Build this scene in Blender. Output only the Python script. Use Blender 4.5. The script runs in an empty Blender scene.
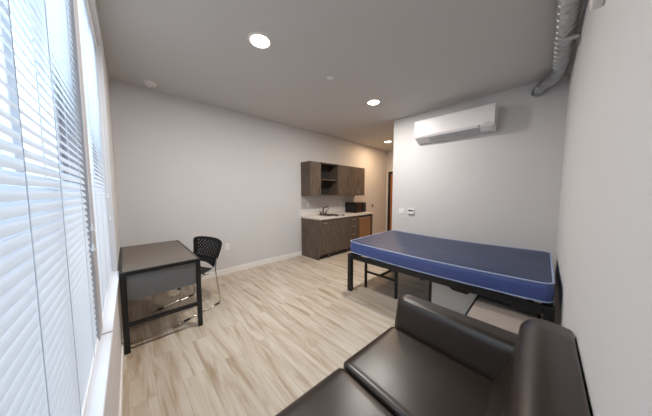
import bpy, bmesh, math, random
from mathutils import Vector, Matrix
random.seed(7)
PI = math.pi
scene = bpy.context.scene
COL = scene.collection

# ------------------------------------------------------------------ room constants (metres)
YK = 4.0      # kitchen wall plane
X1 = 3.987    # partition wall carrying the air conditioner
Y2 = 2.284    # free end of that partition
H = 2.875     # ceiling height
XE = 6.72     # end of the hallway


def WX(y, d=0.0):
    """x of the window wall surface at y, d into the room (the wall is a degree off square)."""
    return -0.075 + 0.0165 * y + d


# ------------------------------------------------------------------ materials
def lin(c):
    out = []
    for v in c:
        v = v / 255.0
        out.append(v / 12.92 if v <= 0.04045 else ((v + 0.055) / 1.055) ** 2.4)
    return (*out, 1.0)


def new_mat(name):
    m = bpy.data.materials.new(name)
    m.use_nodes = True
    nt = m.node_tree
    return m, nt, nt.nodes['Principled BSDF']


def mat(name, col, rough=0.6, metal=0.0, var=0.06, scale=30.0, bump=0.0, bscale=200.0, stretch=(1, 1, 1), spec=0.5, coat=0.0):
    m, nt, b = new_mat(name)
    N = nt.nodes
    L = nt.links
    tc = N.new('ShaderNodeTexCoord')
    mp = N.new('ShaderNodeMapping')
    mp.inputs['Scale'].default_value = stretch
    L.new(tc.outputs['Object'], mp.inputs['Vector'])
    nz = N.new('ShaderNodeTexNoise')
    nz.inputs['Scale'].default_value = scale
    nz.inputs['Detail'].default_value = 4
    L.new(mp.outputs['Vector'], nz.inputs['Vector'])
    mx = N.new('ShaderNodeMix')
    mx.data_type = 'RGBA'
    c = lin(col)
    mx.inputs['A'].default_value = tuple(min(1, v * (1 - var)) for v in c[:3]) + (1,)
    mx.inputs['B'].default_value = tuple(min(1, v * (1 + var)) for v in c[:3]) + (1,)
    L.new(nz.outputs['Fac'], mx.inputs['Factor'])
    L.new(mx.outputs['Result'], b.inputs['Base Color'])
    b.inputs['Roughness'].default_value = rough
    b.inputs['Metallic'].default_value = metal
    b.inputs['Specular IOR Level'].default_value = spec
    b.inputs['Coat Weight'].default_value = coat
    if bump:
        n2 = N.new('ShaderNodeTexNoise')
        n2.inputs['Scale'].default_value = bscale
        n2.inputs['Detail'].default_value = 3
        L.new(mp.outputs['Vector'], n2.inputs['Vector'])
        bp = N.new('ShaderNodeBump')
        bp.inputs['Strength'].default_value = bump
        bp.inputs['Distance'].default_value = 0.003
        L.new(n2.outputs['Fac'], bp.inputs['Height'])
        L.new(bp.outputs['Normal'], b.inputs['Normal'])
    return m


def wood(name, c1, c2, rough=0.55, scale=6.0, stretch=(9, 9, 0.7)):
    m, nt, b = new_mat(name)
    N = nt.nodes
    L = nt.links
    tc = N.new('ShaderNodeTexCoord')
    mp = N.new('ShaderNodeMapping')
    mp.inputs['Scale'].default_value = stretch
    L.new(tc.outputs['Object'], mp.inputs['Vector'])
    nz = N.new('ShaderNodeTexNoise')
    nz.inputs['Scale'].default_value = scale
    nz.inputs['Detail'].default_value = 6
    nz.inputs['Distortion'].default_value = 0.4
    L.new(mp.outputs['Vector'], nz.inputs['Vector'])
    rp = N.new('ShaderNodeValToRGB')
    rp.color_ramp.elements[0].position = 0.3
    rp.color_ramp.elements[1].position = 0.72
    rp.color_ramp.elements[0].color = lin(c1)
    rp.color_ramp.elements[1].color = lin(c2)
    L.new(nz.outputs['Fac'], rp.inputs['Fac'])
    L.new(rp.outputs['Color'], b.inputs['Base Color'])
    b.inputs['Roughness'].default_value = rough
    return m


def floor_mat():
    m, nt, b = new_mat('vinyl_plank_floor')
    N = nt.nodes
    L = nt.links
    tc = N.new('ShaderNodeTexCoord')
    sx = N.new('ShaderNodeSeparateXYZ')
    L.new(tc.outputs['Object'], sx.inputs[0])
    cb = N.new('ShaderNodeCombineXYZ')          # planks run along Y
    L.new(sx.outputs['Y'], cb.inputs['X'])
    L.new(sx.outputs['X'], cb.inputs['Y'])
    br = N.new('ShaderNodeTexBrick')
    br.offset = 0.37
    br.inputs['Scale'].default_value = 1.0
    br.inputs['Brick Width'].default_value = 1.22
    br.inputs['Row Height'].default_value = 0.152
    br.inputs['Mortar Size'].default_value = 0.0012
    br.inputs['Mortar Smooth'].default_value = 0.3
    br.inputs['Bias'].default_value = 0.0
    br.inputs['Color1'].default_value = (0, 0, 0, 1)
    br.inputs['Color2'].default_value = (1, 1, 1, 1)
    br.inputs['Mortar'].default_value = (0.5, 0.5, 0.5, 1)
    L.new(cb.outputs[0], br.inputs['Vector'])
    # grain, shifted for every plank
    ad = N.new('ShaderNodeVectorMath')
    ad.operation = 'MULTIPLY_ADD'
    L.new(br.outputs['Color'], ad.inputs[0])
    ad.inputs[1].default_value = (13.0, 7.0, 5.0)
    mp = N.new('ShaderNodeMapping')
    mp.inputs['Scale'].default_value = (0.9, 9.0, 1.0)
    L.new(cb.outputs[0], mp.inputs['Vector'])
    L.new(mp.outputs[0], ad.inputs[2])
    g = N.new('ShaderNodeTexNoise')
    g.inputs['Scale'].default_value = 1.35
    g.inputs['Detail'].default_value = 7
    g.inputs['Roughness'].default_value = 0.66
    g.inputs['Distortion'].default_value = 0.8
    L.new(ad.outputs[0], g.inputs['Vector'])
    rp = N.new('ShaderNodeValToRGB')
    e = rp.color_ramp.elements
    e[0].position = 0.31
    e[0].color = lin((156, 134, 110))
    e[1].position = 0.72
    e[1].color = lin((204, 196, 184))
    k = rp.color_ramp.elements.new(0.5)
    k.color = lin((188, 175, 159))
    L.new(g.outputs['Fac'], rp.inputs['Fac'])
    # plank to plank tone
    mx = N.new('ShaderNodeMix')
    mx.data_type = 'RGBA'
    mx.blend_type = 'MULTIPLY'
    mx.inputs['Factor'].default_value = 1.0
    L.new(rp.outputs['Color'], mx.inputs['A'])
    r2 = N.new('ShaderNodeValToRGB')
    r2.color_ramp.elements[0].color = (0.93, 0.925, 0.92, 1)
    r2.color_ramp.elements[1].color = (1.0, 1.0, 1.0, 1)
    L.new(br.outputs['Color'], r2.inputs['Fac'])
    L.new(r2.outputs['Color'], mx.inputs['B'])
    m2 = N.new('ShaderNodeMix')
    m2.data_type = 'RGBA'
    L.new(br.outputs['Fac'], m2.inputs['Factor'])
    L.new(mx.outputs['Result'], m2.inputs['A'])
    m2.inputs['B'].default_value = lin((150, 136, 120))
    L.new(m2.outputs['Result'], b.inputs['Base Color'])
    b.inputs['Roughness'].default_value = 0.42
    bp = N.new('ShaderNodeBump')
    bp.inputs['Strength'].default_value = 0.12
    bp.inputs['Distance'].default_value = 0.002
    L.new(g.outputs['Fac'], bp.inputs['Height'])
    L.new(bp.outputs['Normal'], b.inputs['Normal'])
    return m


def slat_mat():
    m, nt, b = new_mat('white_blind_slat')
    N = nt.nodes
    L = nt.links
    b.inputs['Base Color'].default_value = lin((214, 220, 228))
    b.inputs['Roughness'].default_value = 0.45
    tr = N.new('ShaderNodeBsdfTranslucent')
    tr.inputs['Color'].default_value = lin((226, 234, 244))
    ms = N.new('ShaderNodeMixShader')
    ms.inputs['Fac'].default_value = SLAT_T
    L.new(b.outputs[0], ms.inputs[1])
    L.new(tr.outputs[0], ms.inputs[2])
    L.new(ms.outputs[0], N['Material Output'].inputs['Surface'])
    return m


def glass_mat():
    m, nt, b = new_mat('window_glass')
    N = nt.nodes
    L = nt.links
    t = N.new('ShaderNodeBsdfTransparent')
    t.inputs['Color'].default_value = (0.93, 0.96, 0.96, 1)
    gl = N.new('ShaderNodeBsdfGlossy')
    gl.inputs['Roughness'].default_value = 0.02
    fr = N.new('ShaderNodeFresnel')
    fr.inputs['IOR'].default_value = 1.35
    ms = N.new('ShaderNodeMixShader')
    ge = N.new('ShaderNodeNewGeometry')          # reflect on the outer faces only
    mu = N.new('ShaderNodeMath')
    mu.operation = 'MULTIPLY'
    iv = N.new('ShaderNodeMath')
    iv.operation = 'SUBTRACT'
    iv.inputs[0].default_value = 1.0
    L.new(ge.outputs['Backfacing'], iv.inputs[1])
    L.new(fr.outputs[0], mu.inputs[0])
    L.new(iv.outputs[0], mu.inputs[1])
    L.new(mu.outputs[0], ms.inputs['Fac'])
    L.new(t.outputs[0], ms.inputs[1])
    L.new(gl.outputs[0], ms.inputs[2])
    L.new(ms.outputs[0], N['Material Output'].inputs['Surface'])
    return m


def emit(name, col, s):
    m, nt, b = new_mat(name)
    b.inputs['Base Color'].default_value = (0.9, 0.9, 0.9, 1)
    b.inputs['Emission Color'].default_value = col
    b.inputs['Emission Strength'].default_value = s
    return m


SLAT_T = 0.19
M = dict(
    wall=mat('wall_paint', (206, 204, 204), 0.75, var=0.02, scale=3, bump=0.08, bscale=260),
    ceil=mat('ceiling_paint', (198, 196, 194), 0.85, var=0.02, scale=3, bump=0.08, bscale=200),
    base=mat('baseboard_paint', (234, 230, 226), 0.5, var=0.02),
    sill=mat('sill_white', (222, 224, 230), 0.35, var=0.02),
    mull=mat('mullion_grey', (176, 172, 174), 0.6, var=0.03),
    floor=floor_mat(), slat=slat_mat(), glass=glass_mat(),
    blindw=mat('blind_rail_white', (238, 239, 242), 0.4, var=0.02),
    cord=mat('blind_cord', (226, 226, 228), 0.8, var=0.04),
    frame=mat('window_frame_vinyl', (240, 241, 244), 0.4, var=0.03),
    steel=mat('black_steel', (19, 19, 21), 0.42, var=0.15, scale=60, bump=0.05),
    dtop=mat('desk_laminate', (104, 95, 87), 0.45, var=0.07, scale=20, stretch=(1, 6, 1)),
    dpan=mat('desk_panel_grey', (98, 98, 98), 0.55, var=0.06, scale=25),
    ttop=mat('table_laminate_taupe', (160, 149, 140), 0.5, var=0.05, scale=20),
    tpan=mat('table_panel_window_lit', (212, 210, 206), 0.55, var=0.05, scale=25),  # grey panel coloured paler, window light put into its colour
    plast=mat('black_plastic', (24, 24, 25), 0.5, var=0.12, scale=60, bump=0.1),
    chrome=mat('chrome', (205, 200, 192), 0.16, 1.0, var=0.05),
    vinyl=mat('blue_mattress_vinyl', (66, 82, 138), 0.42, var=0.12, scale=9, bump=0.25, bscale=14),
    navy=mat('navy_mattress_top', (44, 54, 84), 0.5, var=0.14, scale=9, bump=0.3, bscale=14),
    pipe=mat('mattress_piping', (150, 164, 196), 0.5, var=0.05),
    leather=mat('dark_brown_leather', (42, 33, 27), 0.30, var=0.12, scale=24, bump=0.10, bscale=420),
    seam=mat('leather_seam', (20, 18, 17), 0.5, var=0.1),
    cab=wood('cabinet_laminate', (66, 56, 48), (116, 100, 86)),
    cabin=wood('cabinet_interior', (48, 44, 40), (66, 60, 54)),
    cabtoe=mat('cabinet_toe_kick', (52, 45, 40), 0.6),
    counter=mat('countertop', (218, 211, 203), 0.35, var=0.05, scale=80),
    brushed=mat('brushed_steel', (186, 178, 168), 0.32, 1.0, var=0.08, scale=40, stretch=(1, 1, 12)),
    fridge=mat('fridge_door', (172, 132, 96), 0.3, 0.55, var=0.06, scale=6, stretch=(6, 6, 1)),  # tan tint stands in for a warm reflection on the steel
    fridgef=mat('fridge_cabinet', (140, 128, 116), 0.4, 0.3, var=0.05),
    micro=mat('microwave_black', (20, 21, 21), 0.3, var=0.1),
    microd=mat('microwave_glass', (44, 20, 16), 0.12, var=0.1, scale=6),
    faucet=mat('faucet_dark_nickel', (88, 80, 72), 0.3, 0.9, var=0.08),
    acw=mat('ac_white', (226, 223, 224), 0.4, var=0.015),
    acg=mat('ac_vent_grey', (176, 178, 182), 0.5, var=0.04),
    acd=mat('ac_dark', (58, 60, 64), 0.5, var=0.05),
    duct=mat('galvanised_steel', (188, 190, 192), 0.33, 0.92, var=0.14, scale=14, bump=0.06, bscale=60),
    white=mat('white_plastic', (228, 226, 224), 0.4, var=0.02),
    dark=mat('dark_slot', (40, 40, 42), 0.6),
    lcd=mat('lcd_grey', (86, 92, 92), 0.25, var=0.05),
    trimring=mat('light_trim_white', (226, 222, 216), 0.5, var=0.02),
    lamp=emit('led_diffuser', (1.0, 0.90, 0.76, 1), 9.0),
    doorw=wood('door_wood', (150, 92, 52), (186, 122, 74), 0.5, 5, (8, 8, 0.5)),
    black=mat('black_frame', (28, 26, 25), 0.5),
    bldg=mat('building_white', (226, 228, 234), 0.8, var=0.03, scale=1),
    bwin=mat('building_window', (50, 54, 62), 0.2, var=0.1),
    asphalt=mat('pavement', (150, 150, 150), 0.9, var=0.06, scale=2),
)


# ------------------------------------------------------------------ mesh helpers
class MB:
    def __init__(self):
        self.bm = bmesh.new()

    def box(self, x0, x1, y0, y1, z0, z1):
        v = [self.bm.verts.new(p) for p in ((x0, y0, z0), (x1, y0, z0), (x1, y1, z0), (x0, y1, z0), (x0, y0, z1), (x1, y0, z1), (x1, y1, z1), (x0, y1, z1))]
        for f in ((0, 3, 2, 1), (4, 5, 6, 7), (0, 1, 5, 4), (1, 2, 6, 5), (2, 3, 7, 6), (3, 0, 4, 7)):
            self.bm.faces.new([v[i] for i in f])
        return self

    def bar(self, a, b, w, h=None, up=(0, 0, 1)):
        """rectangular bar from a to b"""
        h = h or w
        a = Vector(a)
        b = Vector(b)
        d = (b - a).normalized()
        u = Vector(up)
        if abs(d.dot(u)) > 0.98:
            u = Vector((1, 0, 0))
        s = d.cross(u).normalized()
        u = s.cross(d)
        r = [[self.bm.verts.new(p + s * sx * w / 2 + u * sz * h / 2) for sx, sz in ((-1, -1), (1, -1), (1, 1), (-1, 1))] for p in (a, b)]
        for i in range(4):
            j = (i + 1) % 4
            self.bm.faces.new((r[0][i], r[0][j], r[1][j], r[1][i]))
        self.bm.faces.new(r[0][::-1])
        self.bm.faces.new(r[1])
        return self

    def tube(self, pts, r, seg=10, closed=False, caps=True):
        pts = [Vector(p) for p in pts]
        n = len(pts)
        rings = []
        ref = None
        for i in range(n):
            if closed:
                t = (pts[(i + 1) % n] - pts[i - 1]).normalized()
            else:
                t = (pts[min(i + 1, n - 1)] - pts[max(i - 1, 0)]).normalized()
            if ref is None:
                ref = Vector((0, 0, 1)) if abs(t.z) < 0.9 else Vector((1, 0, 0))
            s = t.cross(ref)
            if s.length < 1e-4:
                s = t.cross(Vector((0.3, 1, 0.2)))
            s.normalize()
            u = s.cross(t).normalized()
            ref = u
            rr = r[i] if isinstance(r, (list, tuple)) else r
            rings.append([self.bm.verts.new(pts[i] + s * math.cos(2 * PI * k / seg) * rr + u * math.sin(2 * PI * k / seg) * rr) for k in range(seg)])
        for i in range(n if closed else n - 1):
            A, B = rings[i], rings[(i + 1) % n]
            for k in range(seg):
                l = (k + 1) % seg
                self.bm.faces.new((A[k], A[l], B[l], B[k]))
        if caps and not closed:
            self.bm.faces.new(rings[0][::-1])
            self.bm.faces.new(rings[-1])
        return self

    def lathe(self, prof, c=(0, 0, 0), seg=32):
        """prof: list of (r, z) revolved about the z axis through c"""
        c = Vector(c)
        rings = []
        for r, z in prof:
            if r < 1e-5:
                rings.append([self.bm.verts.new(c + Vector((0, 0, z)))])
            else:
                rings.append([self.bm.verts.new(c + Vector((r * math.cos(2 * PI * k / seg), r * math.sin(2 * PI * k / seg), z))) for k in range(seg)])
        for A, B in zip(rings, rings[1:]):
            for k in range(seg):
                l = (k + 1) % seg
                q = []
                for v in (A[k % len(A)], A[l % len(A)], B[l % len(B)], B[k % len(B)]):
                    if v not in q:
                        q.append(v)
                if len(q) > 2:
                    self.bm.faces.new(q)
        return self

    def prism(self, poly, a0, a1, axis='x'):
        """extrude a polygon of (u, v) along an axis"""
        def P(u, v, a):
            return {'x': (a, u, v), 'y': (u, a, v), 'z': (u, v, a)}[axis]
        A = [self.bm.verts.new(P(u, v, a0)) for u, v in poly]
        B = [self.bm.verts.new(P(u, v, a1)) for u, v in poly]
        n = len(poly)
        for i in range(n):
            j = (i + 1) % n
            self.bm.faces.new((A[i], A[j], B[j], B[i]))
        self.bm.faces.new(A[::-1])
        self.bm.faces.new(B)
        return self

    def rbox(self, x0, x1, y0, y1, z0, z1, r, n=10, crown=0.0, fn=None):
        """box with round edges of radius r and an optional crown on its top"""
        bm2 = bmesh.new()
        bmesh.ops.create_cube(bm2, size=2)
        bmesh.ops.subdivide_edges(bm2, edges=bm2.edges[:], cuts=n, use_grid_fill=True)
        c = Vector(((x0 + x1) / 2, (y0 + y1) / 2, (z0 + z1) / 2))
        h = Vector(((x1 - x0) / 2, (y1 - y0) / 2, (z1 - z0) / 2))
        rr = min(r, h.x, h.y, h.z)
        mp = {}
        for v in bm2.verts:
            q = Vector()
            o = Vector()
            for k in range(3):
                # squeeze the grid so plenty of rows fall in the round edge
                a = v.co[k]
                s = math.copysign(abs(a) ** 0.55, a) if abs(a) > 1e-6 else 0
                full = s * h[k]
                lim = h[k] - rr
                q[k] = max(-lim, min(lim, full))
                o[k] = 0 if abs(full) <= lim else (full - q[k])
            if o.length > 1e-9:
                # direction on the rounded edge
                m = max(abs(o[k]) for k in range(3))
                o = o.normalized() * rr if any(abs(abs(v.co[k]) - 1) < 1e-6 for k in range(3)) else o
            p = q + o
            if crown and v.co.z > 0:
                p.z += crown * (1 - (p.x / h.x) ** 2) * (1 - (p.y / h.y) ** 2)
            p = p + c
            if fn:
                p = Vector(fn(p))
            mp[v.index] = self.bm.verts.new(p)
        for f in bm2.faces:
            self.bm.faces.new([mp[v.index] for v in f.verts])
        bm2.free()
        return self

    def xform(self, fn):
        for v in self.bm.verts:
            v.co = Vector(fn(v.co))
        return self

    def build(self, name, material, parent=None, smooth=False, bevel=0.0, origin=None, seg=2, angle=40):
        bm = self.bm
        bmesh.ops.recalc_face_normals(bm, faces=bm.faces[:])
        if origin is not None:
            bmesh.ops.translate(bm, verts=bm.verts[:], vec=-Vector(origin))
        me = bpy.data.meshes.new(name)
        if smooth or bevel:
            for f in bm.faces:
                f.smooth = True
            for e in bm.edges:
                if len(e.link_faces) == 2 and e.calc_face_angle(0) > math.radians(angle):
                    e.smooth = False
        bm.to_mesh(me)
        bm.free()
        me.materials.append(material)
        o = bpy.data.objects.new(name, me)
        COL.objects.link(o)
        if origin is not None:
            o.location = origin
        if parent is not None:
            o.parent = parent
        if bevel:
            md = o.modifiers.new('bevel', 'BEVEL')
            md.width = bevel
            md.segments = seg
            md.limit_method = 'ANGLE'
            md.angle_limit = math.radians(40)
            md.harden_normals = False
            for p in me.polygons:
                p.use_smooth = False
        return o


def tag(o, label, cat, group=None, kind=None):
    if kind:
        o['kind'] = kind
    if label:
        o['label'] = label
    if cat:
        o['category'] = cat
    if group:
        o['group'] = group
    return o


def thing(name, label, cat, loc=(0, 0, 0), rotz=0.0, group=None):
    o = bpy.data.objects.new(name, None)
    o.empty_display_size = 0.1
    COL.objects.link(o)
    o.location = loc
    o.rotation_euler = (0, 0, rotz)
    return tag(o, label, cat, group)


def struct(o, label=None, cat=None):
    o['kind'] = 'structure'
    if label:
        tag(o, label, cat)
    return o


def kids(o):
    return [c for c in bpy.data.objects if c.parent == o]


def copy_tree(o, parent=None):
    c = o.copy()
    COL.objects.link(c)
    if parent is not None:
        c.parent = parent
    for k in kids(o):
        copy_tree(k, c)
    return c


def arc(c, r, a0, a1, n, plane='xz'):
    out = []
    for i in range(n + 1):
        a = a0 + (a1 - a0) * i / n
        u, v = r * math.cos(a), r * math.sin(a)
        out.append({'xz': (c[0] + u, c[1], c[2] + v), 'xy': (c[0] + u, c[1] + v, c[2]), 'yz': (c[0], c[1] + u, c[2] + v)}[plane])
    return out


def fillet(pts, r, n=6):
    """polyline with rounded corners"""
    pts = [Vector(p) for p in pts]
    out = [pts[0]]
    for a, b, c in zip(pts, pts[1:], pts[2:]):
        d1 = (a - b)
        d2 = (c - b)
        k = min(r, d1.length * 0.45, d2.length * 0.45)
        p = b + d1.normalized() * k
        q = b + d2.normalized() * k
        for i in range(n + 1):
            t = i / n
            out.append(p * (1 - t) ** 2 + b * 2 * t * (1 - t) + q * t * t)
    out.append(pts[-1])
    return out


shear = lambda p: (WX(p.y, p.x), p.y, p.z)     # x in the source is depth d off the window wall

# ------------------------------------------------------------------ room shell
struct(MB().box(-0.4, XE + 0.2, -0.15, YK + 0.15, -0.1, 0).build('floor', M['floor']), 'light oak grey vinyl plank floor', 'floor')
struct(MB().box(-0.4, XE + 0.2, -0.15, YK + 0.15, H, H + 0.1).build('ceiling', M['ceil']), 'plain light grey painted ceiling', 'ceiling')
struct(MB().box(-0.4, XE + 0.2, YK, YK + 0.12, 0, H).build('wall_back', M['wall']), 'long grey wall behind the kitchenette and desk', 'wall')
struct(MB().box(-0.4, X1 + 0.12, -0.12, 0, 0, H).build('wall_right', M['wall']), 'plain grey wall behind the sofa', 'wall')
struct(MB().box(X1, X1 + 0.12, 0, Y2, 0, H).box(X1 + 0.12, XE, Y2 - 0.12, Y2, 0, H).build('wall_center', M['wall']), 'grey wall behind the bed', 'wall')
WY0, WYM0, WYM1, WY1 = 0.30, 1.62, 1.75, 2.87
ZS, ZH = 0.715, 2.70
wl = MB()
wl.box(-0.15, 0, -0.12, YK + 0.12, 0, ZS - 0.025).box(-0.15, 0, -0.12, YK + 0.12, ZH, H)
wl.box(-0.15, 0, -0.12, WY0, ZS - 0.025, ZH).box(-0.15, 0, WY1, YK + 0.12, ZS - 0.025, ZH)
struct(wl.xform(shear).build('wall_left', M['wall']), 'grey wall holding the two windows', 'wall')
# end of the hallway with its door
DY0, DY1, DZ = 2.93, 3.86, 2.10
struct(MB().box(XE, XE + 0.12, Y2 - 0.12, DY0 - 0.07, 0, H).box(XE, XE + 0.12, DY1 + 0.07, YK, 0, H).box(XE, XE + 0.12, DY0 - 0.07, DY1 + 0.07, DZ + 0.07, H).build('wall_hall', M['wall']), 'narrow grey wall at the end of the hallway', 'wall')
dr = struct(MB().box(XE - 0.012, XE + 0.1, DY0 - 0.07, DY0, 0, DZ).box(XE - 0.012, XE + 0.1, DY1, DY1 + 0.07, 0, DZ).box(XE - 0.012, XE + 0.1, DY0 - 0.07, DY1 + 0.07, DZ, DZ + 0.07).build('door_1', M['black']), 'wooden door in a black frame at the hallway end', 'door')
MB().box(XE + 0.02, XE + 0.065, DY0 + 0.003, DY1 - 0.003, 0.008, DZ - 0.003).build('door_leaf', M['doorw'], dr, bevel=0.003)
MB().lathe([(0, 0.0), (0.028, 0.0), (0.028, 0.008), (0.01, 0.012), (0.01, 0.045), (0, 0.05)], seg=16).xform(lambda p: (XE + 0.02 - p.z, DY0 + 0.08 + p.x, 1.0 + p.y)).build('door_handle', M['brushed'], dr, smooth=True)
# baseboards
BH = 0.10
struct(MB().box(0.0, 2.98, YK - 0.014, YK, 0, BH).box(4.99, XE, YK - 0.014, YK, 0, BH).build('baseboard_back', M['base'], bevel=0.004))
struct(MB().box(0.0, X1, 0, 0.014, 0, BH).build('baseboard_right', M['base'], bevel=0.004))
struct(MB().box(X1 - 0.014, X1, 0.014, Y2, 0, BH).box(X1 - 0.014, XE, Y2, Y2 + 0.014, 0, BH).build('baseboard_center', M['base'], bevel=0.004))
struct(MB().box(0, 0.012, 0.02, YK - 0.02, 0, BH).xform(shear).build('baseboard_left', M['base'], bevel=0.004))
# sills and the mullion between the windows
struct(MB().box(-0.135, 0.014, WY0 - 0.02, 1.672, ZS - 0.025, ZS).xform(shear).build('trim_1', M['sill'], bevel=0.004))
struct(MB().box(-0.135, 0.014, 1.684, WY1 + 0.01, ZS - 0.025, ZS).xform(shear).build('trim_2', M['sill'], bevel=0.004))
struct(MB().box(-0.14, -0.026, WYM0, WYM1, ZS, ZH).xform(shear).build('trim_3', M['mull'], bevel=0.003))
# jamb returns of the openings
struct(MB().box(-0.14, 0.0, WY0 - 0.0, WY0 + 0.006, ZS, ZH).box(-0.14, 0.0, WY1 - 0.006, WY1, ZS, ZH).xform(shear).build('trim_4', M['wall']))


def window(n, y0, y1, mulls):
    w = MB()
    d0, d1, t = -0.140, -0.095, 0.05
    w.box(d0, d1, y0, y0 + t, ZS, ZH).box(d0, d1, y1 - t, y1, ZS, ZH).box(d0, d1, y0, y1, ZS, ZS + t).box(d0, d1, y0, y1, ZH - t, ZH)
    for y in mulls:
        w.box(d0, d1, y - 0.03, y + 0.03, ZS, ZH)
    o = struct(w.xform(shear).build('window_%d' % n, M['frame'], bevel=0.003), ['near window beside the camera behind closed blinds', 'far window beyond the mullion by the desk'][n - 1], 'window')
    MB().box(-0.122, -0.116, y0 + t, y1 - t, ZS + t, ZH - t).xform(shear).build('pane', M['glass'], o)


window(1, WY0 + 0.006, WYM0, [1.10])
window(2, WYM1, WY1 - 0.006, [2.31])


def blind(y0, y1, label, cords, tassels):
    d = -0.044
    root = thing('window_blind', label, 'blind', (WX((y0 + y1) / 2, d), (y0 + y1) / 2, ZH), 0, 'white horizontal blinds')
    off = Vector(root.location)

    def P(name, mb, m, **k):
        mb.xform(lambda p: Vector(shear(p)) - off)
        return mb.build(name, m, root, **k)
    P('headrail', MB().box(d - 0.018, d + 0.018, y0 + 0.004, y1 - 0.004, ZH - 0.034, ZH - 0.002), M['blindw'], bevel=0.003)
    pitch, w, tilt = 0.0275, 0.034, math.radians(57)
    mb = MB()
    z = ZS + 0.034
    bm = mb.bm
    while z < ZH - 0.045:
        row = []
        for k in range(5):                    # curved slat section; inner edge low, outer edge high
            s = (k / 4 - 0.5) * w
            cr = 0.0034 * (1 - (2 * k / 4 - 1) ** 2)
            px = d - s * math.cos(tilt) + cr * math.sin(tilt)
            pz = z + s * math.sin(tilt) + cr * math.cos(tilt)
            row.append((bm.verts.new((px, y0 + 0.004, pz)), bm.verts.new((px, y1 - 0.001, pz))))
        for a, b in zip(row, row[1:]):
            bm.faces.new((a[0], a[1], b[1], b[0]))
        z += pitch
    P('slats', mb, M['slat'], smooth=True)
    P('bottom_rail', MB().box(d - 0.013, d + 0.013, y0 + 0.006, y1 - 0.006, ZS + 0.002, ZS + 0.018), M['blindw'], bevel=0.004)
    for y in cords:
        P('ladder_cord', MB().tube([(d + 0.0125, y, ZS + 0.015), (d + 0.0125, y, ZH - 0.035)], 0.0010, 6).tube([(d - 0.0125, y, ZS + 0.015), (d - 0.0125, y, ZH - 0.035)], 0.0012, 6), M['slat'], smooth=True)
    for (y, z) in tassels:
        c = P('pull_cord', MB().tube([(d + 0.022, y, z + 0.03), (d + 0.020, y, ZH - 0.03)], 0.0009, 6), M['cord'], smooth=True)
        t = MB().lathe([(0, 0.034), (0.003, 0.033), (0.004, 0.02), (0.0075, 0.004), (0.007, 0), (0, 0)], (0, 0, 0), 12)
        t.xform(lambda p: Vector((p.x + d + 0.022, p.y + y, p.z + z)))
        t.xform(lambda p: Vector(shear(p)) - off)
        t.build('tassel', M['blindw'], c, smooth=True)


blind(WY0 + 0.008, WYM0 - 0.002, 'large white horizontal blind filling the near window', (0.52, 0.82, 1.10, 1.45), ((1.575, 1.17), (1.60, 1.26)))
blind(WYM1 + 0.002, WY1 - 0.008, 'narrow white horizontal blind of the far window beside the desk', (1.95, 2.31, 2.66), ((2.80, 1.40), (2.845, 1.20)))

# ------------------------------------------------------------------ outside
struct(MB().box(-60, -0.42, -40, 90, -8.2, -8.0).build('ground', M['asphalt']))
bd = thing('neighbouring_building', 'pale building with dark windows seen through the blinds', 'building', (-9, 20, -3))
MB().box(-6, 0, -40, 60, -5, 9.5).build('facade', M['bldg'], bd)
for i in range(5):
    MB().box(-0.05, 0.03, 18.2 - i * 9.0, 22.2 - i * 9.0 - 0.4, -3.0, 7.4).build('window', M['bwin'], bd)

# ------------------------------------------------------------------ ceiling fittings
def downlight(x, y, label, power, col=(1.0, 0.955, 0.90)):
    t = thing('ceiling_light', label, 'ceiling light', (x, y, H), 0, 'round recessed ceiling lights')
    MB().lathe([(0.086, -0.001), (0.088, -0.010), (0.104, -0.008), (0.108, -0.001)], seg=48).build('trim_ring', M['trimring'], t, smooth=True)
    MB().lathe([(0, -0.012), (0.06, -0.0118), (0.086, -0.009), (0.087, -0.001)], seg=48).build('diffuser', M['lamp'], t, smooth=True)
    ld = bpy.data.lights.new('downlight_glow', 'AREA')
    ld.shape = 'DISK'
    ld.size = 0.17
    ld.energy = power
    ld.color = col
    lo = bpy.data.objects.new('downlight_glow', ld)
    COL.objects.link(lo)
    lo.parent = t
    lo.location = (0, 0, -0.016)
    return t


LP = 38
downlight(1.047, 2.081, 'largest round ceiling light, over the open floor near the window', LP)
downlight(2.973, 2.093, 'round ceiling light in front of the air conditioner wall', LP)
downlight(5.458, 3.251, 'round ceiling light farthest back over the hallway', LP * 0.62, (1.0, 0.68, 0.40))

sm = thing('smoke_detector', 'white round smoke detector on the ceiling above the desk', 'smoke detector', (0.374, 3.80, H))
MB().lathe([(0, -0.012), (0.066, -0.012), (0.07, -0.006), (0.07, 0)], seg=32).build('mounting_plate', M['white'], sm, smooth=True)
MB().lathe([(0, -0.050), (0.034, -0.050), (0.042, -0.044), (0.046, -0.032), (0.056, -0.030), (0.060, -0.024), (0.062, -0.012), (0, -0.012)], seg=32).build('sensor_housing', M['white'], sm, smooth=True)
MB().lathe([(0, -0.052), (0.012, -0.052), (0.012, -0.048), (0, -0.048)], (0.02, 0, 0), seg=16).build('test_button', M['acg'], sm)
sp = thing('sprinkler', 'small white concealed fire sprinkler cap on the ceiling', 'sprinkler', (1.967, 2.064, H))
MB().lathe([(0, -0.012), (0.040, -0.012), (0.043, -0.008), (0.043, -0.005)], seg=32).build('cover_disc', M['white'], sp, smooth=True)
MB().lathe([(0.036, -0.006), (0.036, 0.0), (0, 0.0)], seg=24).build('escutcheon', M['acg'], sp, smooth=True)

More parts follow.
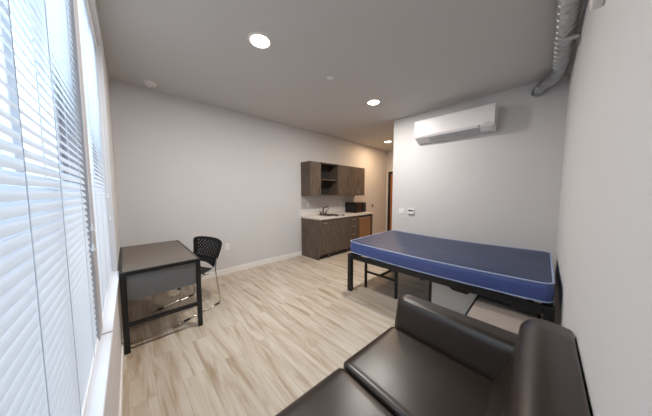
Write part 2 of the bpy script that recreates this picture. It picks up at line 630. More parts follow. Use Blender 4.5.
# spiral duct along the right wall, turning into the partition wall
dt = thing('spiral_duct', 'galvanised spiral air duct running along the right wall under the ceiling', 'duct', (2.0, 0.085, 2.76))
off = Vector(dt.location)
DR = 0.056
path = [Vector((0.05, 0.085, 2.76)), Vector((3.36, 0.085, 2.76)), Vector((3.74, 0.17, 2.755)), Vector((X1, 0.245, 2.75))]
mb = MB()
bm = mb.bm
seg = 40
x = 0.05
rings = []
while x <= 3.36:
    ring = []
    for k in range(seg):
        a = 2 * PI * k / seg
        ph = ((x / 0.085) - k / seg) % 1.0
        rr = DR + (0.007 if ph < 0.085 else 0.0)
        ring.append(bm.verts.new(Vector((x, 0.085 + rr * math.cos(a), 2.76 + rr * math.sin(a))) - off))
    rings.append(ring)
    x += 0.0050
for A, B in zip(rings, rings[1:]):
    for k in range(seg):
        l = (k + 1) % seg
        bm.faces.new((A[k], A[l], B[l], B[k]))
mb.build('duct_pipe', M['duct'], dt, smooth=True, angle=60)
el = fillet([(3.34, 0.085, 2.76), (3.62, 0.085, 2.76), (3.84, 0.225, 2.755), (X1 + 0.02, 0.262, 2.75)], 0.12, 3)
mb = MB()
for a, b in zip(el, el[1:]):                   # gored elbow: every gore a short straight piece with a bead
    mb.tube([Vector(a) - off, Vector(b) - off], DR + 0.001, 32)
    d_ = (Vector(b) - Vector(a)).normalized()
    mb.tube([Vector(a) - off - d_ * 0.005, Vector(a) - off + d_ * 0.005], DR + 0.006, 32)
mb.build('elbow', M['duct'], dt, smooth=True)
MB().lathe([(DR + 0.002, -0.03), (DR + 0.012, -0.03), (DR + 0.014, 0.0), (DR + 0.002, 0.0)], seg=32).xform(lambda p: Vector((X1 - 0.001 + p.z, 0.262 + p.x, 2.75 + p.y)) - off).build('wall_collar', M['duct'], dt, smooth=True)
for xs in (0.95, 2.72):
    s = MB()
    s.box(xs - 0.03 - off.x, xs + 0.03 - off.x, 0.001 - off.y, 0.075 - off.y, 2.690 - off.z, 2.701 - off.z)
    s.box(xs - 0.03 - off.x, xs + 0.03 - off.x, 0.001 - off.y, 0.008 - off.y, 2.62 - off.z, 2.70 - off.z)
    s.build('hanger_bracket', M['duct'], dt, smooth=True)

al = thing('alarm_box', 'white wall box near the ceiling on the right wall', 'alarm', (1.535, 0.0, 2.325))
MB().box(-0.06, 0.06, 0.0, 0.040, -0.075, 0.11).build('housing', M['white'], al, bevel=0.008)
MB().box(-0.035, 0.035, 0.039, 0.045, -0.02, 0.06).build('lens', M['acg'], al, bevel=0.006)

# ------------------------------------------------------------------ air conditioner
AY0, AY1 = 0.665, 1.775
ac = thing('air_conditioner', 'long white wall-mounted air conditioner above the bed', 'air conditioner', (X1, (AY0 + AY1) / 2, 2.33))
yc = (AY0 + AY1) / 2
hw = (AY1 - AY0) / 2
body = [(-0.0005, 0.345), (-0.185, 0.345), (-0.196, 0.335), (-0.196, 0.085), (-0.186, 0.062), (-0.06, 0.0), (-0.0005, -0.005)]
MB().prism(body, -hw, hw, 'y').build('housing', M['acw'], ac, bevel=0.004)
MB().box(-0.203, -0.196, -hw, hw, 0.082, 0.345).build('front_panel', M['acw'], ac, bevel=0.003)
# outlet flap on the slanting underside
fl = MB().box(-0.066, 0.066, -hw + 0.05, hw - 0.22, -0.004, 0.004)
an = math.atan2(0.062, 0.126)
fl.xform(lambda p: (-0.123 + p.x * -math.cos(an) + p.z * -math.sin(an), p.y + 0.0, 0.026 + p.x * math.sin(an) - p.z * math.cos(an)))
flap = fl.build('outlet_flap', M['acg'], ac, bevel=0.002)
MB().box(-0.1985, -0.1955, -hw + 0.175, -hw + 0.19, 0.062, 0.083).build('display_mark', M['acd'], ac)
MB().box(-0.19, -0.10, -hw + 0.03, -hw + 0.17, 0.0, 0.004).xform(lambda p: (p.x, p.y, 0.049 + (p.x + 0.186) * -0.492 - p.z + 0.0)).build('receiver_panel', M['acw'], ac)
MB().box(-0.2045, -0.2028, -hw + 0.05, -hw + 0.12, 0.096, 0.106).build('badge', M['acg'], ac)

# thermostat and switch on the partition wall
th = thing('thermostat', 'small white thermostat with a dark display on the bed wall', 'thermostat', (X1, 1.885, 1.085))
MB().box(-0.028, 0.0, -0.06, 0.06, -0.048, 0.048).build('housing', M['white'], th, bevel=0.006)
MB().box(-0.0295, -0.027, -0.045, 0.045, 0.008, 0.038).build('display', M['lcd'], th)


def plate(name, label, cat, loc, axis, w, h, n, group=None, kind='socket'):
    """wall plate; axis 'y' faces -Y, 'x' faces -X"""
    t = thing(name, label, cat, loc, 0 if axis == 'y' else -PI / 2, group)
    MB().box(-w / 2, w / 2, -0.006, -0.0005, -h / 2, h / 2).build('cover_plate', M['white'], t, bevel=0.002)
    for i in range(n):
        if kind == 'socket':
            z = 0.02 - 0.04 * i
            o = MB().box(-0.017, 0.017, -0.0085, -0.0055, z - 0.014, z + 0.014).build('socket', M['base'], t, bevel=0.003)
            MB().box(-0.008, -0.005, -0.0095, -0.008, z - 0.004, z + 0.007).box(0.005, 0.008, -0.0095, -0.008, z - 0.004, z + 0.007).build('slots', M['dark'], o)
        else:
            x = (i - (n - 1) / 2) * 0.046
            MB().box(x - 0.016, x + 0.016, -0.010, -0.0055, -0.033, 0.033).build('rocker', M['base'], t, bevel=0.002)
    return t


plate('light_switch', 'white double light switch left of the thermostat on the bed wall', 'switch', (X1, 2.075, 1.085), 'x', 0.118, 0.118, 2, kind='rocker')
plate('wall_outlet', 'white wall outlet just behind the chair back', 'outlet', (1.165, YK, 0.495), 'y', 0.078, 0.12, 2, 'white wall outlets')
plate('wall_outlet', 'white wall outlet right of the chair on the open wall', 'outlet', (1.335, YK, 0.487), 'y', 0.078, 0.12, 2, 'white wall outlets')
plate('wall_outlet', 'white wall outlet above the counter left of the faucet', 'outlet', (3.18, YK, 1.157), 'y', 0.078, 0.12, 2, 'white wall outlets')
plate('wall_outlet', 'white wall outlet above the counter beside the microwave', 'outlet', (4.33, YK, 1.145), 'y', 0.078, 0.12, 2, 'white wall outlets')
sw = thing('wall_sensor', 'small dark knob on the wall right of the counter', 'wall control', (5.86, YK, 1.03))
MB().box(-0.035, 0.035, -0.008, -0.0005, -0.05, 0.05).build('cover_plate', M['fridgef'], sw, bevel=0.002)
MB().box(-0.016, 0.016, -0.018, -0.007, -0.022, 0.022).build('knob', M['dark'], sw, bevel=0.004)

# ------------------------------------------------------------------ kitchenette
KY = YK - 0.61
CZ = 0.872


def handle(parent, x, y, z, vert=True, L=0.10):
    h = L / 2
    pts = [(x, y, z - h), (x, y - 0.028, z - h), (x, y - 0.028, z + h), (x, y, z + h)] if vert else [(x - h, y, z), (x - h, y - 0.028, z), (x + h, y - 0.028, z), (x + h, y, z)]
    MB().tube(fillet(pts, 0.012, 4), 0.0058, 8).build('handle', M['brushed'], parent, smooth=True)


def carcass(x0, x1, y0, y1, z0, z1, t=0.018, front=True):
    m = MB()
    m.box(x0, x0 + t, y0, y1, z0, z1).box(x1 - t, x1, y0, y1, z0, z1)
    m.box(x0 + t, x1 - t, y0, y1, z0, z0 + t).box(x0 + t, x1 - t, y0, y1, z1 - t, z1)
    m.box(x0 + t, x1 - t, y1 - t, y1, z0 + t, z1 - t)
    return m


g = 0.003
WG = 'wall cabinets over the counter'
BG = 'base cabinets under the counter'
UY = YK - 0.33
UZ0, UZ1 = 1.372, 2.13


def wall_cab(x0, x1, label, doors):
    t = thing('wall_cabinet', label, 'wall cabinet', (x0, YK, UZ0), 0, WG)
    w = x1 - x0 - 0.001
    carcass(0, w, -0.312 if doors else -0.33, -0.001, 0, UZ1 - UZ0).build('cabinet_body', M['cab'], t)
    if not doors:
        MB().box(0.018, w - 0.018, -0.315, -0.02, 0.365, 0.383).build('shelf', M['cab'], t)
        MB().box(0.018, w - 0.018, -0.026, -0.019, 0.018, UZ1 - UZ0 - 0.018).build('back_panel', M['cabin'], t)
    n = len(doors)
    for i, side in enumerate(doors):
        a = w * i / n + g / 2
        b = w * (i + 1) / n - g / 2
        d = MB().box(a, b, -0.331, -0.313, g, UZ1 - UZ0 - g).build('door', M['cab'], t, bevel=0.0015)
        handle(d, b - 0.035 if side == 'r' else a + 0.035, -0.331, 0.11)


wall_cab(2.98, 3.28, 'narrow dark wood wall cabinet, leftmost over the counter', 'r')
wall_cab(3.28, 3.876, 'open dark wood wall cabinet with one shelf', '')
wall_cab(3.876, 4.32, 'single-door dark wood wall cabinet right of the open shelf', 'l')
wall_cab(4.32, 4.965, 'double-door dark wood wall cabinet above the microwave', 'rl')


def base_cab(x0, x1, label, fronts):
    t = thing('base_cabinet', label, 'base cabinet', (x0, YK, 0), 0, BG)
    w = x1 - x0 - 0.001
    MB().box(0, 0.018, -0.592, -0.001, 0, CZ).box(w - 0.018, w, -0.592, -0.001, 0, CZ).box(0.018, w - 0.018, -0.592, -0.001, 0.10, 0.118).box(0.018, w - 0.018, -0.02, -0.001, 0.118, CZ).box(0.018, w - 0.018, -0.592, -0.57, 0.118, CZ - 0.001).build('cabinet_body', M['cab'], t)
    MB().box(0.0, w, -0.545, -0.53, 0.0, 0.10).build('toe_kick', M['cabtoe'], t)
    for kind, a, b, z0, z1, hs in fronts:
        f = MB().box(a * w + g / 2, b * w - g / 2, -0.611, -0.593, z0 + g / 2, z1 - g / 2).build(kind, M['cab'], t, bevel=0.0015)
        if kind == 'drawer':
            handle(f, (a + b) / 2 * w, -0.611, (z0 + z1) / 2, False)
        elif hs:
            handle(f, (b * w - 0.04) if hs == 'r' else (a * w + 0.04), -0.611, z1 - 0.10)
    return t


base_cab(2.985, 3.30, 'narrow dark wood base cabinet with one drawer, leftmost in the row', [('drawer', 0, 1, 0.72, CZ - 0.005, ''), ('door', 0, 1, 0.105, 0.72, 'r')])
base_cab(3.30, 3.92, 'double-door dark wood base cabinet under the sink', [('false_front', 0, 1, 0.72, CZ - 0.005, ''), ('door', 0, .5, 0.105, 0.72, 'r'), ('door', .5, 1, 0.105, 0.72, 'l')])
base_cab(3.92, 4.34, 'dark wood base cabinet with a stack of four drawers', [('drawer', 0, 1, 0.72, CZ - 0.005, ''), ('drawer', 0, 1, 0.53, 0.72, ''), ('drawer', 0, 1, 0.32, 0.53, ''), ('drawer', 0, 1, 0.105, 0.32, '')])
pn = MB().box(4.935, 4.962, KY + 0.0, YK - 0.001, 0, CZ).build('end_panel', M['cab'])
tag(pn, 'dark wood end panel holding up the counter beside the small fridge', 'panel')

ct = thing('countertop', 'pale laminate countertop over the base cabinets', 'countertop', (2.965, YK, CZ))
# slab in four pieces round the sink cut-out
SX0, SX1, SY0, SY1 = 0.42, 0.86, -0.50, -0.13
MB().box(0, SX0, -0.635, -0.001, 0.0005, 0.038).box(SX1, 2.01, -0.635, -0.001, 0.0005, 0.038).box(SX0, SX1, -0.635, SY0, 0.0005, 0.038).box(SX0, SX1, SY1, -0.001, 0.0005, 0.038).build('slab', M['counter'], ct)
MB().box(0, 2.01, -0.016, -0.001, 0.038, 0.138).build('backsplash', M['counter'], ct, bevel=0.002)
sk = thing('sink', 'small steel sink basin set in the counter', 'sink', (2.965 + (SX0 + SX1) / 2, YK + (SY0 + SY1) / 2, CZ + 0.038))
hx, hy = (SX1 - SX0) / 2 - 0.004, (SY1 - SY0) / 2 - 0.004
b_ = MB().box(-hx, hx, -hy, hy, -0.15, -0.148).box(-hx, -hx + 0.002, -hy, hy, -0.148, 0.001).box(hx - 0.002, hx, -hy, hy, -0.148, 0.001).box(-hx, hx, -hy, -hy + 0.002, -0.148, 0.001).box(-hx, hx, hy - 0.002, hy, -0.148, 0.001)
b_.build('basin', M['brushed'], sk)
r_ = MB().box(-hx - 0.018, hx + 0.018, -hy - 0.018, -hy, 0.0005, 0.005).box(-hx - 0.018, hx + 0.018, hy, hy + 0.018, 0.0005, 0.005).box(-hx - 0.018, -hx, -hy, hy, 0.0005, 0.005).box(hx, hx + 0.018, -hy, hy, 0.0005, 0.005)
r_.build('rim', M['brushed'], sk)
MB().lathe([(0, -0.1478), (0.035, -0.1478), (0.04, -0.146), (0.03, -0.146), (0, -0.1465)], seg=24).build('drain', M['faucet'], sk)
fx, fy, fz = 2.965 + (SX0 + SX1) / 2, YK - 0.075, CZ + 0.0385
fa = thing('faucet', 'dark metal two-handle faucet behind the sink', 'faucet', (fx, fy, fz))
MB().rbox(-0.11, 0.11, -0.028, 0.028, 0, 0.016, 0.012, 6).build('base_plate', M['faucet'], fa, smooth=True)
MB().tube(fillet([(0, 0, 0.01), (0, 0, 0.17), (0, -0.17, 0.20), (0, -0.18, 0.15)], 0.06, 6), 0.011, 10).build('spout', M['faucet'], fa, smooth=True)
for s in (-1, 1):
    MB().tube([(s * 0.085, 0, 0.01), (s * 0.085, 0, 0.055)], 0.016, 12).tube([(s * 0.085, 0, 0.055), (s * 0.15, -0.02, 0.10)], [0.010, 0.007], 8).build('tap_handle', M['faucet'], fa, smooth=True)
# two small dark round items at the front of the counter
for i, (px, lab) in enumerate(((3.56, 'small dark round item on the counter front, nearer the faucet'), (3.78, 'small dark round item on the counter front, nearer the microwave'))):
    o = MB().lathe([(0, 0.0), (0.035, 0), (0.042, 0.008), (0.036, 0.016), (0.012, 0.02), (0.012, 0.032), (0, 0.034)], seg=20).build('counter_item', M['faucet'], smooth=True)
    o.location = (px, KY + 0.035, CZ + 0.0385)
    tag(o, lab, 'small_item', 'small counter items')

mw = thing('microwave', 'black microwave at the right end of the counter', 'microwave', (4.695, YK - 0.24, CZ + 0.039))
MB().box(-0.225, 0.235, -0.16, 0.19, 0.012, 0.272).build('housing', M['micro'], mw, bevel=0.005)
dd = MB().box(-0.222, 0.115, -0.178, -0.161, 0.016, 0.268).build('door', M['micro'], mw, bevel=0.004)
MB().box(-0.20, 0.075, -0.1805, -0.1775, 0.05, 0.235).build('door_window', M['microd'], dd)
MB().tube(fillet([(0.095, -0.178, 0.05), (0.095, -0.205, 0.05), (0.095, -0.205, 0.235), (0.095, -0.178, 0.235)], 0.012, 4), 0.006, 8).build('door_handle', M['micro'], dd, smooth=True)
cp = MB().box(0.118, 0.233, -0.176, -0.161, 0.016, 0.268).build('control_panel', M['micro'], mw, bevel=0.003)
MB().box(0.132, 0.218, -0.178, -0.1755, 0.218, 0.248).build('display', M['lcd'], cp)
kp = MB()
for i in range(3):
    for j in range(4):
        kp.box(0.135 + i * 0.029, 0.157 + i * 0.029, -0.1778, -0.1755, 0.06 + j * 0.036, 0.084 + j * 0.036)
kp.build('keypad', M['acd'], cp)
for sx in (-0.2, 0.2):
    for sy in (-0.13, 0.16):
        MB().lathe([(0, 0), (0.014, 0), (0.012, 0.013), (0, 0.013)], (sx, sy, 0), 12).build('foot', M['plast'], mw)

fr = thing('mini_fridge', 'small undercounter fridge with a steel door tinted like a warm reflection', 'fridge', (4.64, YK, 0))
MB().box(-0.245, 0.245, -0.545, -0.04, 0.02, 0.82).build('cabinet', M['fridgef'], fr, bevel=0.006)
fd = MB().box(-0.245, 0.245, -0.598, -0.549, 0.03, 0.82).build('door', M['fridge'], fr, bevel=0.01)
MB().box(-0.245, 0.245, -0.6015, -0.597, 0.765, 0.818).build('top_strip', M['brushed'], fd, bevel=0.002)
for sx in (-0.2, 0.2):
    for sy in (-0.50, -0.09):
        MB().lathe([(0, 0), (0.018, 0), (0.016, 0.021), (0, 0.021)], (sx, sy, 0), 12).build('foot', M['plast'], fr)

# ------------------------------------------------------------------ desk
dk = thing('desk', 'grey desk with black metal frame pushed against the window wall', 'desk', (0.29, 3.275, 0))
dx0, dx1, dy0, dy1 = -0.305, 0.315, -0.62, 0.615
lw = 0.042
DT = 0.742
for sx in (dx0, dx1 - lw):
    for sy in (dy0, dy1 - lw):
        l = MB().box(sx, sx + lw, sy, sy + lw, 0.008, DT - 0.001).build('leg', M['steel'], dk, bevel=0.003)
        MB().box(sx + 0.002, sx + lw - 0.002, sy + 0.002, sy + lw - 0.002, 0, 0.008).build('foot_pad', M['plast'], l)
e = 0.036
MB().box(dx0 + lw, dx1 - lw, dy0, dy0 + e, DT - 0.034, DT).box(dx0 + lw, dx1 - lw, dy1 - e, dy1, DT - 0.034, DT).box(dx0, dx0 + e, dy0 + lw, dy1 - lw, DT - 0.034, DT).box(dx1 - e, dx1, dy0 + lw, dy1 - lw, DT - 0.034, DT).build('top_frame', M['steel'], dk, bevel=0.003)
MB().box(dx0 + 0.022, dx1 - 0.022, dy0 + 0.022, dy1 - 0.022, DT - 0.020, DT + 0.0015).build('desk_top', M['dtop'], dk, bevel=0.001)
MB().box(dx0 + lw, dx1 - lw, dy0 + 0.012, dy0 + 0.030, 0.475, DT - 0.035).build('end_panel', M['dpan'], dk, bevel=0.001)
MB().box(dx0 + lw, dx1 - lw, dy0 + 0.006, dy0 + 0.036, 0.235, 0.268).build('stretcher', M['steel'], dk, bevel=0.002)
MB().box(dx0 + lw, dx1 - lw, dy1 - 0.036, dy1 - 0.006, 0.235, 0.268).build('stretcher', M['steel'], dk, bevel=0.002)

# ------------------------------------------------------------------ chair
ch = thing('stacking_chair', 'black perforated plastic chair with chrome sled base at the desk', 'chair', (0.55, 3.17, 0), PI + 0.361)
R_ = 0.0085
for s in (-1, 1):
    y = s * 0.265
    yi = s * 0.222
    pts = [(-0.15, yi, 0.425), (0.17, yi, 0.44), (0.245, y, 0.06), (0.255, y, 0.0095), (-0.275, y, 0.0095), (-0.235, s * 0.236, 0.47), (-0.275, s * 0.22, 0.60)]
    f = MB().tube(fillet(pts, 0.05, 6), R_, 10).build('sled_frame', M['chrome'], ch, smooth=True)
    for px in (0.16, -0.22):
        MB().tube([(px - 0.03, y, 0.0125), (px + 0.03, y, 0.0125)], 0.0122, 10).build('glide', M['plast'], f, smooth=True)
MB().tube([(0.15, -0.222, 0.432), (0.15, 0.222, 0.432)], R_, 10).tube([(-0.12, -0.222, 0.424), (-0.12, 0.222, 0.424)], R_, 10).build('cross_tube', M['chrome'], ch, smooth=True)


def seat_shell():
    mb = MB()
    nx, ny = 14, 14
    V = []
    for i in range(nx + 1):
        row = []
        for j in range(ny + 1):
            u = i / nx * 2 - 1
            v = j / ny * 2 - 1
            k = 1 - 0.10 * (abs(u) ** 3)
            x = u * 0.225
            yv = v * 0.228 * k
            z = 0.452 + 0.014 * v * v - 0.012 * (1 - u * u) - (0.03 * max(0, u - 0.6) ** 1.5 / 0.25) + 0.02 * max(0, -u - 0.5)
            row.append(mb.bm.verts.new((x, yv, z)))
        V.append(row)
    for i in range(nx):
        for j in range(ny):
            mb.bm.faces.new((V[i][j], V[i + 1][j], V[i + 1][j + 1], V[i][j + 1]))
    o = mb.build('seat', M['plast'], ch, smooth=True)
    md = o.modifiers.new('thick', 'SOLIDIFY')
    md.thickness = 0.016
    md.offset = 0
    md = o.modifiers.new('sub', 'SUBSURF')
    md.levels = md.render_levels = 1


def back_shell():
    mb = MB()
    nu, nv = 39, 31
    V = []
    for i in range(nu + 1):
        row = []
        for j in range(nv + 1):
            u = i / nu * 2 - 1
            t = j / nv
            # width flares towards the top, corners rounded
            wd = 0.222 + 0.070 * min(1, t * 1.3)
            zt = 0.475 + 0.365 * t
            if t > 0.8:
                zt -= 0.030 * ((t - 0.8) / 0.2) * abs(u) ** 4
            if t < 0.25:
                zt += 0.05 * ((0.25 - t) / 0.25) * (1 - abs(u) ** 2)
            y = -0.015 + u * wd * (1 - 0.05 * max(0, (t - 0.85) / 0.15) ** 2)
            x = -0.232 - 0.085 * t - 0.02 * math.sin(t * PI) - 0.035 * (1 - u * u) * (0.5 + 0.5 * t)
            row.append(mb.bm.verts.new((x, y, zt)))
        V.append(row)
    for i in range(nu):
        for j in range(nv):
            hole = 6 <= i <= nu - 7 and 9 <= j <= nv - 5 and j % 2 == 0 and (i + j) % 4 == 0
            if not hole:
                mb.bm.faces.new((V[i][j], V[i + 1][j], V[i + 1][j + 1], V[i][j + 1]))
    o = mb.build('backrest', M['plast'], ch, smooth=True)
    md = o.modifiers.new('thick', 'SOLIDIFY')
    md.thickness = 0.012
    md.offset = 0
    md = o.modifiers.new('sub', 'SUBSURF')
    md.levels = md.render_levels = 1


seat_shell()
back_shell()

# ------------------------------------------------------------------ bed frame and mattress
BX0, BX1, BY0, BY1 = 2.372, 3.69, 0.035, 2.10
RZ0, RZ1 = 0.488, 0.552
bf = thing('bed_frame', 'black metal bed frame standing along the air conditioner wall', 'bed', ((BX0 + BX1) / 2, (BY0 + BY1) / 2, 0))
off = Vector(bf.location)
ox, oy = off.x, off.y
pw = 0.062
for x in (BX0, BX1 - pw):
    for y in (BY0, BY1 - pw):
        l = MB().box(x - ox, x + pw - ox, y - oy, y + pw - oy, 0.012, RZ1 + 0.0).build('leg', M['steel'], bf, bevel=0.004)
        MB().box(x + 0.003 - ox, x + pw - 0.003 - ox, y + 0.003 - oy, y + pw - 0.003 - oy, 0, 0.012).build('foot_pad', M['plast'], l)
for x in (BX0 + 0.008, BX1 - 0.038):
    m = MB().box(x - ox, x + 0.03 - ox, BY0 + pw - oy, BY1 - pw - oy, RZ0, RZ1)
    m.build('side_rail', M['steel'], bf, bevel=0.003)
m = MB().box(BX0 + 0.002 - ox, BX0 + 0.008 - ox, BY0 + pw - oy, BY1 - pw - oy, RZ0, RZ0 + 0.030)
m.build('rail_lip', M['steel'], bf, bevel=0.002)
for y in (BY0 + 0.01, BY1 - 0.04):
    MB().box(BX0 + pw - ox, BX1 - pw - ox, y - oy, y + 0.03 - oy, RZ0, RZ1).build('end_rail', M['steel'], bf, bevel=0.003)
for i in range(11):
    y = BY0 + 0.14 + i * (BY1 - BY0 - 0.30) / 10
    MB().box(BX0 + 0.04 - ox, BX1 - 0.04 - ox, y - 0.02 - oy, y + 0.02 - oy, RZ1 - 0.022, RZ1 - 0.002).build('slat', M['steel'], bf)
for y in (0.68, 0.20):  # dark wedge shapes hanging below the front rail
    MB().prism([(y - 0.10 - oy, RZ0), (y + 0.10 - oy, RZ0), (y + 0.05 - oy, RZ0 - 0.028), (y - 0.07 - oy, RZ0 - 0.030)], BX0 + 0.010 - ox, BX0 + 0.034 - ox, 'x').build('rail_bulge', M['steel'], bf, bevel=0.002)

mt = thing('mattress', 'blue vinyl mattress with pale piping lying on the black bed frame', 'mattress', ((BX0 + BX1) / 2, (BY0 + BY1) / 2, RZ1))
MX, MY = (3.690 - 2.392) / 2, 1.015
MZ0, MZ1 = 0.002, 0.166


def sag(p):
    return (p[0], p[1], p[2] + (0.026 if p[1] > 0 else 0.017) * (p[1] / MY) ** 2)


def plan(ix, iy, r, n=6):
    pts = []
    for cx, cy, a in ((ix - r, iy - r, 0), (-ix + r, iy - r, PI / 2), (-ix + r, -iy + r, PI), (ix - r, -iy + r, 1.5 * PI)):
        for i in range(n + 1):
            b = a + PI / 2 * i / n
            pts.append((cx + r * math.cos(b), cy + r * math.sin(b)))
    return pts


def mattress_mesh():
    mb = MB()
    bm = mb.bm
    rc = 0.075
    P0 = plan(MX, MY, rc)

    def dense(P):
        out = []
        for a, b in zip(P, P[1:] + P[:1]):
            n = max(1, int(math.dist(a, b) / 0.06))
            for i in range(n):
                out.append((a[0] + (b[0] - a[0]) * i / n, a[1] + (b[1] - a[1]) * i / n))
        return out
    D = dense(P0)
    levels = [(MZ0, -0.006), (MZ0 + 0.012, 0.002), (MZ0 + 0.05, 0.006), (MZ0 + 0.09, 0.008), (MZ1 - 0.05, 0.006), (MZ1 - 0.012, 0.001), (MZ1 - 0.002, -0.008)]
    rings = []
    for z, o in levels:
        rings.append([bm.verts.new(sag((x * (1 + o / MX), y * (1 + o / MY), z))) for x, y in D])
    for A, B in zip(rings, rings[1:]):
        n = len(A)
        for i in range(n):
            j = (i + 1) % n
            bm.faces.new((A[i], A[j], B[j], B[i]))
    bm.faces.new(rings[0][::-1])
    # crowned top: shrinking rings, a panel of its own
    top = MB()
    prev = [top.bm.verts.new(v.co) for v in rings[-1]]
    for k, s in enumerate((0.95, 0.85, 0.7, 0.5, 0.3, 0.1)):
        h = MZ1 + 0.016 * (1 - s ** 4)
        ring = []
        for x, y in D:
            xx, yy = x * s if True else x, y - (1 - s) * math.copysign(min(abs(y), MX), y)
            w = 0.0035 * math.sin(11 * xx + 3 * yy) * math.sin(7.3 * yy + 2) + 0.0018 * math.sin(23 * yy + 9 * xx)
            ring.append(top.bm.verts.new(sag((xx, yy, h + w * min(1, (1 - s) * 4)))))
        n = len(ring)
        for i in range(n):
            j = (i + 1) % n
            top.bm.faces.new((prev[i], prev[j], ring[j], ring[i]))
        prev = ring
    top.bm.faces.new(prev)
    return mb, top


side_mb, top_mb = mattress_mesh()
cov = side_mb.build('side_panel', M['vinyl'], mt, smooth=True, angle=70)
cov['label'] = 'bright blue side'
tp = top_mb.build('top_panel', M['navy'], mt, smooth=True, angle=70)
tp['label'] = 'dark navy top'
P_ = plan(MX + 0.001, MY + 0.001, 0.075, 8)
for z, nm in ((MZ1 - 0.004, 'top_piping'), (MZ0 + 0.010, 'bottom_piping')):
    pts = []
    for a, b in zip(P_, P_[1:] + P_[:1]):
        n = max(1, int(math.dist(a, b) / 0.08))
        for i in range(n):
            pts.append(sag((a[0] + (b[0] - a[0]) * i / n, a[1] + (b[1] - a[1]) * i / n, z)))
    MB().tube(pts, 0.007, 8, closed=True).build(nm, M['pipe'], mt, smooth=True)

# ------------------------------------------------------------------ low tables stored under the bed
TG = 'low tables pushed under the bed'


def low_table(label, x0, x1, y0, y1, h, top, panel=None, stretch=True, lw=0.032):
    t = thing('low_table', label, 'table', ((x0 + x1) / 2, (y0 + y1) / 2, 0), 0, TG)
    a, b = (x1 - x0) / 2, (y1 - y0) / 2
    for sx in (-a, a - lw):
        for sy in (-b, b - lw):
            MB().box(sx, sx + lw, sy, sy + lw, 0, h - 0.001).build('leg', M['steel'], t, bevel=0.002)
    e = 0.036
    MB().box(-a, a, -b, -b + e, h - 0.03, h).box(-a, a, b - e, b, h - 0.03, h).box(-a, -a + e, -b + e, b - e, h - 0.03, h).box(a - e, a, -b + e, b - e, h - 0.03, h).build('top_frame', M['steel'], t, bevel=0.002)
    MB().box(-a + 0.016, a - 0.016, -b + 0.016, b - 0.016, h - 0.018, h + 0.0012).build('table_top', top, t)
    if stretch:
        MB().box(-a + 0.004, -a + 0.028, -b + lw, b - lw, 0.235, 0.262).build('end_stretcher', M['steel'], t)
        MB().box(a - 0.028, a - 0.004, -b + lw, b - lw, 0.235, 0.262).build('end_stretcher', M['steel'], t)
        MB().box(-a + 0.028, a - 0.028, -0.012, 0.012, 0.235, 0.262).build('middle_stretcher', M['steel'], t)
    if panel:
        MB().box(-a + 0.006, -a + 0.022, -b + lw, b - lw, 0.06, h - 0.03).build('end_panel', panel, t)
    return t


low_table('low black-legged table under the bed, nearest the kitchenette', 2.64, 3.56, 1.462, 1.988, 0.440, M['ttop'])
low_table('low table with a grey end panel under the middle of the bed', 2.64, 3.56, 0.49, 1.05, 0.452, M['ttop'], M['tpan'], False)
low_table('low taupe-topped table sticking out from the bed behind the sofa arm', 2.035, 2.575, 0.108, 0.555, 0.415, M['ttop'], None, True)

# ------------------------------------------------------------------ sofa
so = thing('sofa', 'dark brown leather two-seat sofa against the right wall', 'sofa', (0.89, 0.46, 0))
off = Vector(so.location)


def S(mb):
    return mb.xform(lambda p: Vector(p) - off)


SXA, SXB = 0.0, 1.635
S(MB().rbox(SXA + 0.02, SXB - 0.02, 0.04, 0.86, 0.09, 0.30, 0.02, 6)).build('base', M['leather'], so, smooth=True)
def skew(p):
    # the seats sit a few degrees askew of the wall
    k = max(0.0, min(1.0, (p.y - 0.1) / 0.8))
    return (p.x + 0.085 * (p.y - 0.35) * (0.4 if p.x > 1.55 else 1.0), p.y - 0.058 * (p.x - 0.9) * k, p.z)


for x0, x1, zt in ((0.178, 0.868, 0.440), (0.874, 1.418, 0.452)):
    c = S(MB().rbox(x0, x1, 0.185, 0.922, 0.302, zt - 0.008, 0.026, 14, 0.008).xform(skew)).build('seat_cushion', M['leather'], so, smooth=True, angle=75)
    pts = [Vector(skew(Vector(q))) - off for q in [(x0 + 0.03, 0.922, 0.33), (x1 - 0.03, 0.922, 0.33)]]
    MB().tube(pts, 0.003, 6).build('seam', M['seam'], c, smooth=True)
for x0, x1 in ((SXA, 0.174), (1.421, SXB)):
    S(MB().rbox(x0, x1, 0.03, 0.928, 0.085, 0.640, 0.042, 14, 0.0, (lambda p, a=x0, b=x1: (p.x + (0.060 * max(0.0, (p.z - 0.40) / 0.24) * max(0.0, (b - p.x) / (b - a)) if a > 1 else 0.0), p.y, p.z))).xform(skew)).build('arm', M['leather'], so, smooth=True, angle=75)

# backrest: one section swept along the sofa, its ends rounded off
prof = [(0.006, 0.30), (0.006, 0.55), (0.006, 0.745)]
prof += [(0.026 - 0.020 * math.cos(a), 0.755 + 0.022 * math.sin(a)) for a in [PI / 2 * i / 4 for i in range(5)]]
prof += [(0.06, 0.784), (0.09, 0.787)]
prof += [(0.100 + 0.098 * math.sin(a), 0.689 + 0.098 * math.cos(a)) for a in [PI / 2 * i / 8 for i in range(1, 9)]]
prof += [(0.212, 0.60), (0.240, 0.52), (0.272, 0.45), (0.290, 0.40), (0.295, 0.30)]
cyp, czp = 0.10, 0.55
mb = MB()
rows = []
XB0, XB1 = SXA + 0.03, 1.605
xs_ = [(XB0, 0.045), (XB0 + 0.006, 0.028), (XB0 + 0.018, 0.012), (XB0 + 0.04, 0.0)] + [(XB0 + 0.04 + (XB1 - XB0 - 0.08) * i / 12, 0.0) for i in range(1, 12)] + [(XB1 - 0.04, 0.0), (XB1 - 0.018, 0.012), (XB1 - 0.006, 0.028), (XB1, 0.045)]
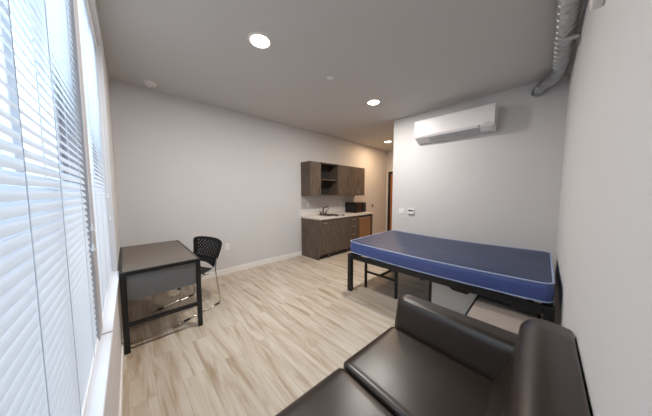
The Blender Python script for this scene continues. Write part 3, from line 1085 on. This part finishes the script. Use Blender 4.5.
for xx, ins in xs_:
    row = []
    for y, z in prof:
        fy_ = 1 - ins / 0.115
        fz_ = 1 - ins / 0.24
        row.append(mb.bm.verts.new(Vector((xx, cyp + (y - cyp) * fy_ if y > 0.01 else y + ins * 0.3, czp + (z - czp) * (fz_ if z > czp else 1)))- off))
    rows.append(row)
for A, B in zip(rows, rows[1:]):
    n = len(A)
    for i in range(n):
        j = (i + 1) % n
        mb.bm.faces.new((A[i], A[j], B[j], B[i]))
mb.bm.faces.new(rows[0])
mb.bm.faces.new(rows[-1][::-1])
mb.build('backrest', M['leather'], so, smooth=True, angle=75)
for x in (SXA + 0.06, SXB - 0.10):
    for y in (0.09, 0.79):
        S(MB().box(x, x + 0.045, y, y + 0.045, 0, 0.085)).build('leg', M['black'], so, bevel=0.003)

# ------------------------------------------------------------------ light
w = bpy.data.worlds.new('sky')
scene.world = w
w.use_nodes = True
nt = w.node_tree
bg = nt.nodes['Background']
tc = nt.nodes.new('ShaderNodeTexCoord')
sxyz = nt.nodes.new('ShaderNodeSeparateXYZ')
nt.links.new(tc.outputs['Generated'], sxyz.inputs[0])
rp = nt.nodes.new('ShaderNodeValToRGB')
rp.color_ramp.elements[0].position = 0.45
rp.color_ramp.elements[0].color = (0.76, 0.84, 0.93, 1)
rp.color_ramp.elements[1].position = 1.0
rp.color_ramp.elements[1].color = (0.74, 0.86, 1.0, 1)
mr = nt.nodes.new('ShaderNodeMath')
mr.operation = 'MULTIPLY_ADD'
mr.inputs[1].default_value = 0.5
mr.inputs[2].default_value = 0.5
nt.links.new(sxyz.outputs['Z'], mr.inputs[0])
nt.links.new(mr.outputs[0], rp.inputs['Fac'])
nt.links.new(rp.outputs['Color'], bg.inputs['Color'])
bg.inputs['Strength'].default_value = 4.6
for y0, y1 in ((WY0, WYM0), (WYM1, WY1)):       # sky portals in the window openings
    ld = bpy.data.lights.new('window_portal', 'AREA')
    ld.shape = 'RECTANGLE'
    ld.size = ZH - ZS
    ld.size_y = y1 - y0
    ld.cycles.is_portal = True
    lo = bpy.data.objects.new('window_portal', ld)
    COL.objects.link(lo)
    lo.location = (WX((y0 + y1) / 2, -0.16), (y0 + y1) / 2, (ZS + ZH) / 2)
    lo.rotation_euler = (0, -PI / 2, 0)

# ------------------------------------------------------------------ camera (solved from the photograph's vanishing points)
cd = bpy.data.cameras.new('camera')
cam = bpy.data.objects.new('camera', cd)
COL.objects.link(cam)
yaw, pitch = 0.8018, 0.0704
F = Vector((math.cos(yaw) * math.cos(pitch), math.sin(yaw) * math.cos(pitch), -math.sin(pitch)))
R = Vector((math.sin(yaw), -math.cos(yaw), 0))
U = R.cross(F)
mw_ = Matrix((R, U, -F)).transposed().to_4x4()
mw_.translation = (0.0351, 0.139, 1.4359)
cam.matrix_world = mw_
cd.sensor_width = 36
cd.lens = 210.807 / 652 * 36
cd.clip_start = 0.01
cd.clip_end = 200
scene.camera = cam

scene.view_settings.view_transform = 'Standard'
scene.view_settings.look = 'None'
scene.view_settings.gamma = 1
scene.view_settings.use_curve_mapping = False
scene.view_settings.exposure = 0.1
scene.cycles.max_bounces = 12
scene.cycles.diffuse_bounces = 8
scene.cycles.transmission_bounces = 8
scene.cycles.transparent_max_bounces = 12
scene.cycles.sample_clamp_indirect = 6
scene.cycles.use_denoising = True
